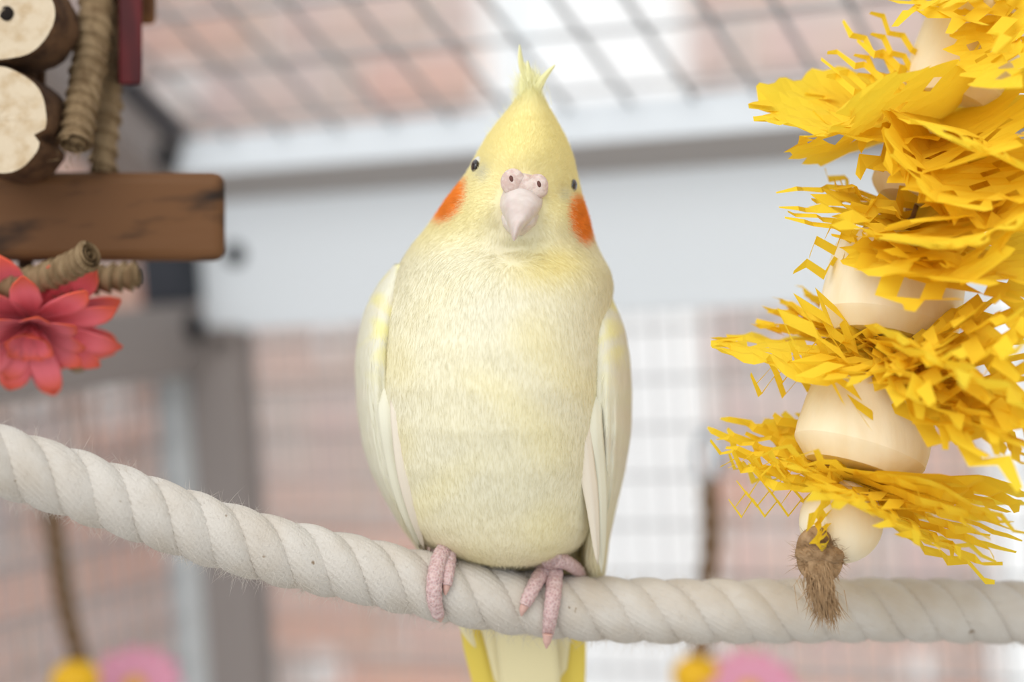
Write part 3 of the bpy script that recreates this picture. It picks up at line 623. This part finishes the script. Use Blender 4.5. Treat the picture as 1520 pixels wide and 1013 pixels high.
# knot and frayed end
mb = MB(); kc = at(1217, 822, .815)
for k, (ry, rz, ph) in enumerate(((.0046, .0050, .5), (.0052, .0046, 1.5), (.0048, .0050, 2.6))):
    t = np.linspace(0, 2*np.pi, 40); q = kc + np.cos(t)[:, None]*RT*ry + np.sin(t)[:, None]*(UP*rz*math.cos(ph) + FW*rz*math.sin(ph)) + UP*(k-1)*0.0022
    mb.tube(q, 0.0033, 10)
tl = catmull([(1216, 832, .812), (1214, 856, .810), (1220, 880, .812), (1226, 900, .815)], 20); mb.tube(at(tl[:, 0], tl[:, 1], tl[:, 2]), np.linspace(.0045, .0036, 20), 12)
kn = mb.build('knot', M['jute'], toy)
n = 1100; t = rng.uniform(0, 1, n); q = np.stack([np.interp(t, np.linspace(0, 1, 20), tl[:, k]) for k in range(3)], 1)
hairs('frayed_fibres', at(q[:, 0] + rng.normal(0, 9, n), q[:, 1], q[:, 2] - rng.uniform(.0, .005, n)), -UP + RT*rng.normal(.15, .30, (n, 1)) - FW*rng.uniform(-.2, .5, (n, 1)), rng.uniform(.003, .010, n), 0.00013, M['jute'], kn, 4, 0.25)
n = 900; ko = norm(rng.normal(0, 1, (n, 3)) - FW*.6); hairs('loose_fibres', kc + ko*.0070*np.array([1, 1, .9]), np.cross(ko, norm(RT*.5 + UP)) * np.sign(rng.normal(size=(n, 1))) + ko*.3 + rng.normal(0, .25, (n, 3)), rng.uniform(.002, .006, n), 0.00011, M['jute'], kn, 4, 0.5)
def paper(root, tip, side, nr=9, ns=11, op=0.85, w=(0.5, 1.0, 0.8), sag=0.0, crumple=0.0016, fill=0.5, seed=0, op0=0.15):
    """slit sheet opened into a net: zigzag ribbons that meet at nodes; side = half width (px, px, m)"""
    r = np.random.default_rng(seed); V, Fs = [], []
    nr = max(3, round(nr*0.72)); fill = fill*0.86
    if op <= .45: return leaf(root, tip, side, w, sag, crumple, seed, op)
    A, B = at(*root), at(*tip); s3 = at(tip[0] + side[0], tip[1] + side[1], tip[2] + side[2]) - B
    ax = B - A; L = np.linalg.norm(ax); nrm_ = norm(np.cross(ax, s3)); hwid = np.linalg.norm(s3); sd = norm(s3 - ax*(s3.dot(ax)/L**2))
    endk = ns - r.integers(0, 4, nr); endk[nr//2] = ns
    for i in range(nr):
        u = (2*i/(nr-1) - 1) if nr > 1 else 0; n0 = len(V); rows = int(endk[i])
        for k in range(rows + 1):
            t = k / ns; ww = np.interp(t, [0, .45, 1], w) * hwid; pit = 2*ww/max(nr-1, 1)
            o = op * min(1, op0 + 1.6*t); z = (-1)**(i + k) * pit*0.5*o
            lat = u*ww + z; hw_ = pit*(fill*(1 - o*0.35))
            if k == rows: hw_ *= 0.5
            c = A + ax*t + sd*lat + nrm_*(crumple*(-1)**(i+k)*o*min(1, 2*t) + sag*t*t*L + r.normal(0, crumple*0.35)*t - 0.25*L*(u*t)**2*r.uniform(.1, .4))
            tw = r.normal(0, 0.15) * t; dv = (sd*math.cos(tw) + nrm_*math.sin(tw)) * hw_
            V.append(c - dv); V.append(c + dv)
        Fs += [(n0+2*k, n0+2*k+1, n0+2*k+3, n0+2*k+2) for k in range(rows)]
    return mesh_obj('paper_frill', np.array(V), Fs, M['paper'], toy, False)
def leaf(root, tip, side, w, sag, crumple, seed, op):
    """slit sheet still mostly closed: notched edges, a few opened slits"""
    r = np.random.default_rng(seed); A, B = at(*root), at(*tip); s3 = at(tip[0]+side[0], tip[1]+side[1], tip[2]+side[2]) - B
    ax = B - A; L = np.linalg.norm(ax); nv = norm(np.cross(ax, s3)); hw = np.linalg.norm(s3)*.88; sd = norm(s3 - ax*(s3.dot(ax)/L**2))
    n = max(12, int(L/.0030)); m = 11; V = np.zeros((n, m, 3)); cu = r.uniform(.05, .22)*r.choice([-1, 1]); wv = r.uniform(0, 6.28, 3)
    for k in range(n):
        t = k/(n-1); ww = np.interp(t, [0, .45, .85, 1], [w[0], w[1], (w[1]+w[2]*2)/3, w[2]*.55])*hw
        tooth = r.uniform(.002, .0045) if (k//2) % 2 else r.uniform(-.001, .001)
        for j in range(m):
            u = 2*j/(m-1) - 1; lat = u*ww
            if j == 0: lat -= tooth*min(1, 3*t)
            if j == m-1: lat += (.0035 - tooth)*min(1, 3*t)
            endcut = .011*((j//2) % 2)*max(0, t - .9)*10*(-1)
            z = crumple*(.6*math.sin(9*t + 3*u + wv[0]) + .5*math.sin(17*t - 4*u + wv[1])*t) + sag*t*t*L - cu*ww*u*u + .0008*((k//2 + j) % 2)*min(1, 1.5*t)
            V[k, j] = A + ax*t + norm(ax)*endcut + sd*lat + nv*z
    fs = []
    for k in range(n-1):
        for j in range(m-1):
            if op > .15 and k > n*.35 and 0 < j < m-2 and (k + 2*(j % 2)) % 4 < 2 and r.random() < op*.75: continue
            fs.append((k*m+j, k*m+j+1, (k+1)*m+j+1, (k+1)*m+j))
    return mesh_obj('paper_frill', V.reshape(-1, 3), fs, M['paper'], toy, False)
P_ = paper
def J(y): return tuple(axis_at(y))
sd_ = [0]
def fr(y, tip, side, **kw):
    sd_[0] += 1; a = axis_at(y); P_((a[0] - 0.0*(a[0]-tip[0]), a[1], a[2]), tip, side, seed=sd_[0]*13, **kw)
# frill between the top blocks
fr(186, (1120, 164, .828), (6, -30, .020), op=.12, w=(1.2, 1.6, .7), sag=.02)
fr(176, (1215, 190, .805), (16, 30, .026), op=.35, w=(.8, 1.4, .8))
fr(172, (1200, 148, .845), (4, -26, .02), op=.3, w=(.6, 1.2, .8))
fr(172, (1250, 34, .850), (27, -34, .004), nr=7, ns=10, op=.95, w=(.5, .9, .9), fill=.42, crumple=.0022)
fr(172, (1222, 84, .840), (15, -32, .006), nr=6, ns=9, op=.95, w=(.6, 1., .8), fill=.42, crumple=.0022)
fr(182, (1285, 250, .815), (48, 30, .01), nr=7, ns=8, op=.5, w=(.6, 1., .9), fill=.5, sag=-.1)
fr(182, (1345, 285, .805), (50, 10, .015), nr=7, ns=8, op=.45, w=(.7, 1., .9), fill=.5)
fr(180, (1420, 330, .790), (60, -10, .02), nr=8, ns=9, op=.35, w=(.6, 1.2, .9), fill=.52)
fr(176, (1530, 300, .785), (70, -70, .02), nr=10, ns=10, op=.4, w=(.6, 1.2, 1), fill=.52)
fr(170, (1570, 190, .790), (10, -60, .03), nr=9, ns=10, op=.4, w=(.6, 1.2, 1), fill=.52)
fr(180, (1490, 235, .772), (40, 14, .02), nr=9, ns=8, op=.3, w=(.7, 1.2, 1), fill=.52)
# frill over the second block
fr(330, (1162, 312, .825), (3, -34, .008), nr=8, ns=9, op=.85, w=(.6, 1.1, .6), fill=.48, crumple=.0022)
fr(332, (1196, 372, .815), (12, 32, .01), nr=7, ns=8, op=.6, w=(.6, 1, .7), fill=.5, crumple=.003)
fr(328, (1235, 268, .84), (36, 18, .02), nr=7, ns=7, op=.5, w=(.7, 1, .9), fill=.5, crumple=.003)
fr(334, (1310, 365, .790), (60, 14, .02), nr=9, ns=8, op=.5, w=(.7, 1, .9), fill=.5)
fr(334, (1410, 400, .785), (66, -20, .02), nr=9, ns=8, op=.4, w=(.7, 1.1, .9), fill=.52)
fr(330, (1545, 330, .785), (20, -80, .02), nr=9, ns=10, op=.2, w=(.4, 1.1, 1.2), fill=.53)
fr(332, (1540, 420, .790), (40, -60, .03), nr=10, ns=10, op=.3, w=(.5, 1.1, 1.1), fill=.52)
fr(326, (1500, 300, .800), (50, -40, .03), nr=9, ns=9, op=.3, w=(.5, 1.1, 1.1), fill=.52)
fr(330, (1470, 360, .768), (60, -30, .02), nr=9, ns=8, op=.25, w=(.5, 1.1, 1.1), fill=.53)
fr(332, (1480, 450, .79), (70, -20, .02), nr=9, ns=9, op=.5, w=(.5, 1.1, 1.), fill=.5)
# frill under the second block
fr(520, (1055, 506, .835), (8, -22, .024), nr=9, ns=11, op=.25, w=(.7, 1.6, .35), fill=.52)
fr(524, (1118, 548, .812), (4, 28, .014), nr=7, ns=10, op=.95, w=(.5, 1.1, .8), fill=.40, crumple=.002)
fr(526, (1235, 580, .795), (62, 8, .02), nr=7, ns=8, op=.9, w=(.6, 1, .9), fill=.42)
fr(526, (1330, 570, .790), (60, -8, .02), nr=7, ns=8, op=.9, w=(.6, 1, .9), fill=.42)
for k, (x, y) in enumerate(((1192, 432), (1160, 445), (1142, 458), (1122, 478), (1175, 455))): fr(516, (x, y, .868 - .004*k), (7, 7, .01), nr=3, ns=9, op=.3, w=(1.5, 1, .5), fill=.5)
fr(522, (1430, 530, .79), (30, -24, .03), nr=9, ns=9, op=.6, w=(.5, 1, 1), fill=.5)
for k, (x, y, d, sx, sy) in enumerate(((1400, 480, .775, 30, -30), (1470, 470, .765, 40, -20), (1530, 500, .770, 10, -50), (1560, 580, .775, -20, -60), (1500, 590, .755, 50, 30), (1440, 560, .757, 40, 40), (1410, 610, .775, 34, 30),
                                  (1470, 660, .770, 50, 12), (1530, 680, .775, 50, -10), (1500, 700, .78, 44, 0), (1450, 640, .765, 40, 20), (1550, 640, .765, 20, -50), (1480, 530, .752, 40, -40))):
    fr(522, (x + 32, y, d), (sx, sy, .012), nr=8, ns=9, op=.5, w=(.5, 1.2, 1.2), fill=.5, crumple=.003)
# lowest frill
fr(712, (1060, 622, .85), (12, -26, .006), nr=6, ns=10, op=.95, w=(.8, 1.4, .7), fill=.45, crumple=.0028)
fr(714, (1062, 650, .835), (8, -28, .014), nr=9, ns=11, op=.6, w=(.6, 1.4, .7), fill=.5, crumple=.003)
fr(716, (1075, 680, .822), (20, 26, .024), nr=9, ns=11, op=.6, w=(.5, 1.1, .6), fill=.5, crumple=.002)
fr(718, (1092, 736, .812), (4, 30, .006), nr=6, ns=10, op=1.0, w=(.4, .9, .8), fill=.20, crumple=.001)
fr(708, (1165, 612, .862), (36, -14, .012), nr=8, ns=8, op=.4, w=(.6, 1, .9), fill=.5, crumple=.003)
fr(718, (1205, 800, .800), (20, 6, .01), nr=3, ns=7, op=.4, w=(1.2, 1, .5), fill=.3)
fr(722, (1300, 770, .785), (60, 22, .02), nr=8, ns=8, op=.7, w=(.7, 1, .9), fill=.48)
fr(718, (1518, 800, .815), (-10, 34, .03), nr=10, ns=12, op=.55, w=(.5, 1.1, .7), fill=.5)
fr(720, (1480, 818, .800), (-20, 26, .02), nr=9, ns=12, op=.6, w=(.5, 1.1, .9), fill=.5, crumple=.003)
fr(720, (1425, 822, .795), (40, 22, .012), nr=8, ns=10, op=.5, w=(.5, 1.1, 1.), fill=.5)
fr(714, (1480, 770, .84), (10, 36, .03), nr=9, ns=11, op=.5, w=(.5, 1.1, .7), fill=.5)
fr(716, (1380, 760, .80), (40, -14, .03), nr=9, ns=9, op=.6, w=(.6, 1.1, 1.), fill=.5)
fr(716, (1540, 742, .84), (6, 22, .02), nr=6, ns=10, op=.5, w=(.5, .9, .9), fill=.5)
# top frill
fr(-5, (1285, -2, .835), (20, -22, .02), nr=8, ns=10, op=.5, w=(.5, 1.1, .7), fill=.5)
fr(-14, (1395, 4, .80), (50, -8, .01), nr=8, ns=8, op=.5, w=(.7, 1., 1.), fill=.5)
fr(-4, (1560, 120, .775), (40, -34, .015), nr=9, ns=9, op=.4, w=(.5, 1.1, 1.1), fill=.52)
fr(-20, (1470, 70, .775), (30, -8, .01), nr=6, ns=7, op=.6, w=(.5, 1., .6), fill=.5)
fr(-4, (1550, 30, .80), (10, -50, .02), nr=9, ns=9, op=.4, w=(.5, 1.1, 1.1), fill=.52)
fr(-4, (1350, -30, .88), (20, -22, .02), nr=8, ns=10, op=.6, w=(.5, 1.1, .7), fill=.5)
# ================================================================ WOODEN TOY (left)
DW = 0.90
wt = empty('wooden_toy', at(60, 320, DW)); tag(wt, 'hanging bird toy of brown plank, log slices, husk rolls and coral flower', 'bird toy')
def slab(name, x0, x1, y0, y1, d0, d1, m, bev, tl=0.0):
    mb = MB(); V = []
    for x in (x0, x1):
        for d in (d0, d1):
            for y in (y1, y0): V.append(at(x, y + tl*(x - x0), d))
    o = mesh_obj(name, np.array(V), [(0,1,3,2),(4,6,7,5),(0,4,5,1),(2,3,7,6),(0,2,6,4),(1,5,7,3)], M[m], wt, False); bevel_mod(o, bev, 3); return o
slab('plank', -260, 334, 256, 388, DW, DW + .020, 'plank', .0042)
slab('red_bar', 176, 211, -140, 126, DW + .004, DW + .018, 'red', .0012)
slab('brown_block', 196, 231, -70, 36, DW + .022, DW + .045, 'brownwood', .002)
def log(cx, cy, r, seed, notch=None, hole=False):
    d = .868; axis = norm(FW*1.0 + RT*0.13 - UP*0.06); C = at(cx, cy, d); R = r / F * d; seg = 64
    th = np.linspace(0, 2*np.pi, seg, endpoint=False); rr = 1 + 0.03*np.cos(2*th + seed) + 0.02*np.cos(3*th + 2*seed) + .012*np.cos(7*th+seed)
    if notch is not None: rr = rr - 0.34*np.exp(-np.abs(np.angle(np.exp(1j*(th - notch))))/0.07)
    def ring(s, k, j=0): return C + axis*s + (R*k*(rr + j*rng.normal(0, 1, seg)))[:, None]*(np.cos(th)[:, None]*RT + np.sin(th)[:, None]*UP)
    rings = [ring(0.0, .99), ring(.0004, 1.0)] + [ring(s, 1.02, .006) for s in np.linspace(.002, .028, 9)] + [ring(.030, .97)]
    V = np.vstack(rings); fs = grid_faces(len(rings), seg); fs.append(tuple((len(rings)-1)*seg + j for j in range(seg)))
    lg = mesh_obj('log_slice', V, fs, M['bark'], wt)
    cut = [ring(-.0002, k) for k in (1.0, .97, .8, .6, .4, .2, .02)]; V = np.vstack(cut)
    V = V + (-axis) * np.abs(rng.normal(0, .00012, len(V)))[:, None]; fs = grid_faces(len(cut), seg); fs.append(tuple((len(cut)-1)*seg + j for j in range(seg)))
    mesh_obj('cut_face', V, [f[::-1] for f in fs], M['cut'], lg)
    if hole:
        h0 = at(10, 20, d) - axis*.0006; mesh_obj('drill_hole', *lathe_arr(h0, axis, [(0, .0026), (.0002, .0027), (.002, .0025)], 20, .03), M['dark'], lg)
    return lg
log(2, 16, 76, 0.4, None, True); log(-6, 177, 78, 2.1, -0.36)
mb = MB(); mb.tube(np.array([at(38, 95, .90), at(38, 262, .905)]), .004, 10); mb.tube(np.vstack([at(60, -60, .906)[None], at(60, 262, .906)[None]]), .002, 8)
mb.build('peg', M['bark'], wt)
def husk(pts, r0, r1, wraps, seed, amp=.0016):
    """stick wrapped with overlapping palm strip"""
    p = catmull(pts, wraps*18); P = at(p[:, 0], p[:, 1], p[:, 2]); T, N, B = frames(P); seg = 36
    th = np.linspace(0, 2*np.pi, seg, endpoint=False); t = np.linspace(0, wraps, len(P)); r = np.random.default_rng(seed)
    jit = r.uniform(.5, 1.5, wraps + 3); 
    q = (t[:, None] + th[None]/(2*np.pi)); saw = (q % 1.0); am = jit[np.clip(q.astype(int), 0, wraps+2)]
    R = np.linspace(r0, r1, len(P))[:, None] + amp*am*(saw - .3)
    V = P[:, None] + R[:, :, None]*(np.cos(th)[None, :, None]*N[:, None] + np.sin(th)[None, :, None]*B[:, None])
    fs = grid_faces(len(P), seg); fs.append(tuple(range(seg))[::-1])
    o = mesh_obj('husk_roll', V.reshape(-1, 3), fs, M['husk'], wt)
    # rolled end: spiral of strip
    m2 = MB(); e = P[-1]; tt = np.linspace(0, 4.5*np.pi, 60); rr = r1*(1 - tt/(4.5*np.pi)*.82)
    sp_ = e + (rr*np.cos(tt))[:, None]*N[-1] + (rr*np.sin(tt))[:, None]*B[-1]
    a, b = sp_ - T[-1]*.004, sp_ + T[-1]*.0012; k = len(a); m2.add(np.vstack([a, b]), [(i, i+1, k+i+1, k+i) for i in range(k-1)])
    m2.add(*lathe_arr(e - T[-1]*.003, T[-1], [(0, r1*.95), (.0012, r1*.9), (.0016, r1*.1)], 20)); m2.build('rolled_end', M['husk'], o)
    return o
husk([(158, -110, .925), (140, 40, .905), (126, 130, .892), (110, 214, .880)], .0066, .0054, 15, 3)
husk([(176, -110, .94), (164, 60, .925), (158, 150, .918), (152, 254, .911)], .0062, .0046, 13, 5)
husk([(-160, 430, .882), (-60, 432, .880), (10, 424, .878), (70, 410, .874), (108, 394, .868), (133, 379, .862)], .0052, .0044, 15, 8)
husk([(60, 428, .895), (110, 420, .893), (160, 414, .892), (203, 410, .891)], .0046, .0043, 8, 9)
n = 40; hairs('husk_splinters', at(rng.uniform(85, 135, n), rng.uniform(60, 250, n)*0 + rng.choice([222, 440], n) + rng.normal(0, 8, n), np.full(n, .880)), rng.normal(0, 1, (n, 3)), rng.uniform(.002, .006, n), .0002, M['husk'], wt, 4, .4)
# flower
FC = (46, 470, .892); ft = tag(empty('flower', at(*FC)), None); ft.parent = wt; ft.location = tuple(at(*FC) - np.array(wt.location))
def petal_mesh(C, d, nrm_, L, w, col0, col1, parent, cup=.25, curl=.2, name='petal'):
    d = norm(d); nrm_ = norm(nrm_ - d*nrm_.dot(d)); s = np.cross(d, nrm_); n, m = 12, 7; t = np.linspace(0, 1, n); x = np.linspace(-1, 1, m)
    wd = w * np.interp(t, [0, .25, .6, .85, .95, 1], [.25, .55, 1, .85, .5, .12])
    V = C + (t*L)[:, None, None]*d + (x[None, :]*wd[:, None])[:, :, None]*s + ((cup*x[None, :]**2*wd[:, None]) - curl*L*(t**2)[:, None] + .03*w*np.cos(3*np.pi*x)[None])[:, :, None]*nrm_
    k = np.clip((t - .25)/.75, 0, 1)[:, None, None]; e = (np.abs(x)**3)[None, :, None]*.22; mixk = np.clip(sstep(.70, 1, t)[:, None, None]*.9 + e*sstep(.4, 1., t)[:, None, None], 0, 1)
    c = np.asarray(col0)*(1-mixk) + np.asarray(col1)*mixk
    o = mesh_obj(name, V.reshape(-1, 3), grid_faces(n, m, False), M['petal'], parent, True, np.broadcast_to(c, (n, m, 3)).reshape(-1, 3))
    so = o.modifiers.new('solid', 'SOLIDIFY'); so.thickness = .0004; return o
PK, RD = np.array([.80, .19, .23]), np.array([.78, .13, .06])
fn = norm(-FW*.62 - UP*.78 + RT*.10)         # the way the flower faces
f1 = norm(RT - fn*RT.dot(fn)); f2 = np.cross(fn, f1)
C = at(*FC)
for layer, (cnt, L, w, lift, ph) in enumerate(((12, .036, .0064, .10, .1), (11, .034, .0062, .45, .35), (9, .026, .0056, .85, .0), (8, .015, .005, 1.9, .3))):
    for k in range(cnt):
        a = 2*np.pi*k/cnt + ph + random.uniform(-.12, .12); d = math.cos(a)*f1 + math.sin(a)*f2 + fn*lift
        j = random.uniform(.9, 1.12); c0 = PK*random.uniform(.85, 1.25)
        petal_mesh(C + fn*.0012*layer, d, fn, L*j, w*random.uniform(.9, 1.15), c0, RD*random.uniform(.9, 1.2), ft, .3, random.uniform(.05, .22))
mb = MB(); mb.tube(at(np.array([38, 40, 44, 46]), np.array([390, 420, 450, 468]), np.array([.910, .906, .900, .893])), .003, 10); mb.build('stem', M['bark'], ft)
mesh_obj('seed_pod', *lathe_arr(at(112, 524, .905), -UP*.9 + RT*.2, [(0, .0015), (.002, .0036), (.004, .0042), (.0062, .0034), (.0075, .0012)], 18, .05), M['husk'], wt)
# hanging cord up to the roof
cp = at(40, 30, .915); tp = roof_over(cp); mb = MB(); mb.tube(np.array([at(40, 262, .915), cp, tp]), .0022, 8); mb.build('cord', M['jute'], wt)
# ================================================================ HANGING TOYS BEHIND
def back_toy(hook_px, cord_px, bead_px, flower_px, ax, val, label, hook):
    def pt(p): return cage(*hit(p[0], p[1], ax, val))
    r = empty('hanging_toy', pt(bead_px)); tag(r, label, 'bird toy', 'small cord toys on the wire mesh')
    c = np.array([pt(p) for p in cord_px]); cc = catmull(c, 30); mb = MB()
    for k in range(2):
        T, N, B = frames(cc); a = np.linspace(0, 26, 30) + k*np.pi; mb.tube(cc + .0024*(np.cos(a)[:, None]*N + np.sin(a)[:, None]*B), .0036, 8)
    mb.build('cord', M['twine'], r)
    mb = MB(); t = np.linspace(0, 2*np.pi, 12); mb.tube(cc[-1] + .0035*(np.cos(t)[:, None]*U + np.sin(t)[:, None]*V_), .0032, 8); mb.build('knot', M['jute'], r)
    bc = pt(bead_px); mesh_obj('bead', *lathe_arr(bc, Z, [(-.011*math.cos(t), .0125*math.sin(t)+.0003) for t in np.linspace(.1, np.pi-.1, 14)], 24), M['ybead'], r)
    h = c[0]; mb = MB(); t = np.linspace(0, 2*np.pi, 24)
    mb.tube(h + Z*.012 + np.cos(t)[:, None]*Z*.013 + np.sin(t)[:, None]*hook*.006, .0017, 8)
    mb.tube(np.array([h + hook*.006 + Z*.006, h + hook*.006 + Z*.018]), .0032, 8); mb.build('quick_link', M['steel'], r)
    fc = pt(flower_px); fo = empty('flower', fc); fo.parent = r; fo.location = tuple(fc - np.array(r.location))
    for k in range(11):
        a = 2*np.pi*k/11; nn = norm(-FW*.5 + UP*.55); g1 = norm(RT - nn*RT.dot(nn)); g2 = np.cross(nn, g1)
        petal_mesh(fc, math.cos(a)*g1 + math.sin(a)*g2 + nn*.25, nn, .026, .0062, (.85, .42, .55), (.80, .30, .42), fo, .3, .1)
    mesh_obj('flower_heart', *lathe_arr(fc, norm(-FW*.5+UP*.55), [(0, .006), (.003, .0055), (.005, .002)], 16, .05), M['ybead'], fo)
    return r
back_toy((80, 745), [(76, 752), (86, 830), (97, 900), (118, 985)], (112, 1012), (200, 1022), 0, .006, 'small jute toy with yellow bead hanging beside the corner post', V_)
back_toy((1050, 650), [(1052, 715), (1055, 800), (1046, 900), (1040, 965)], (1034, 1004), (1112, 1030), 1, -.012, 'small jute toy with yellow bead hanging in front of the white window', U)
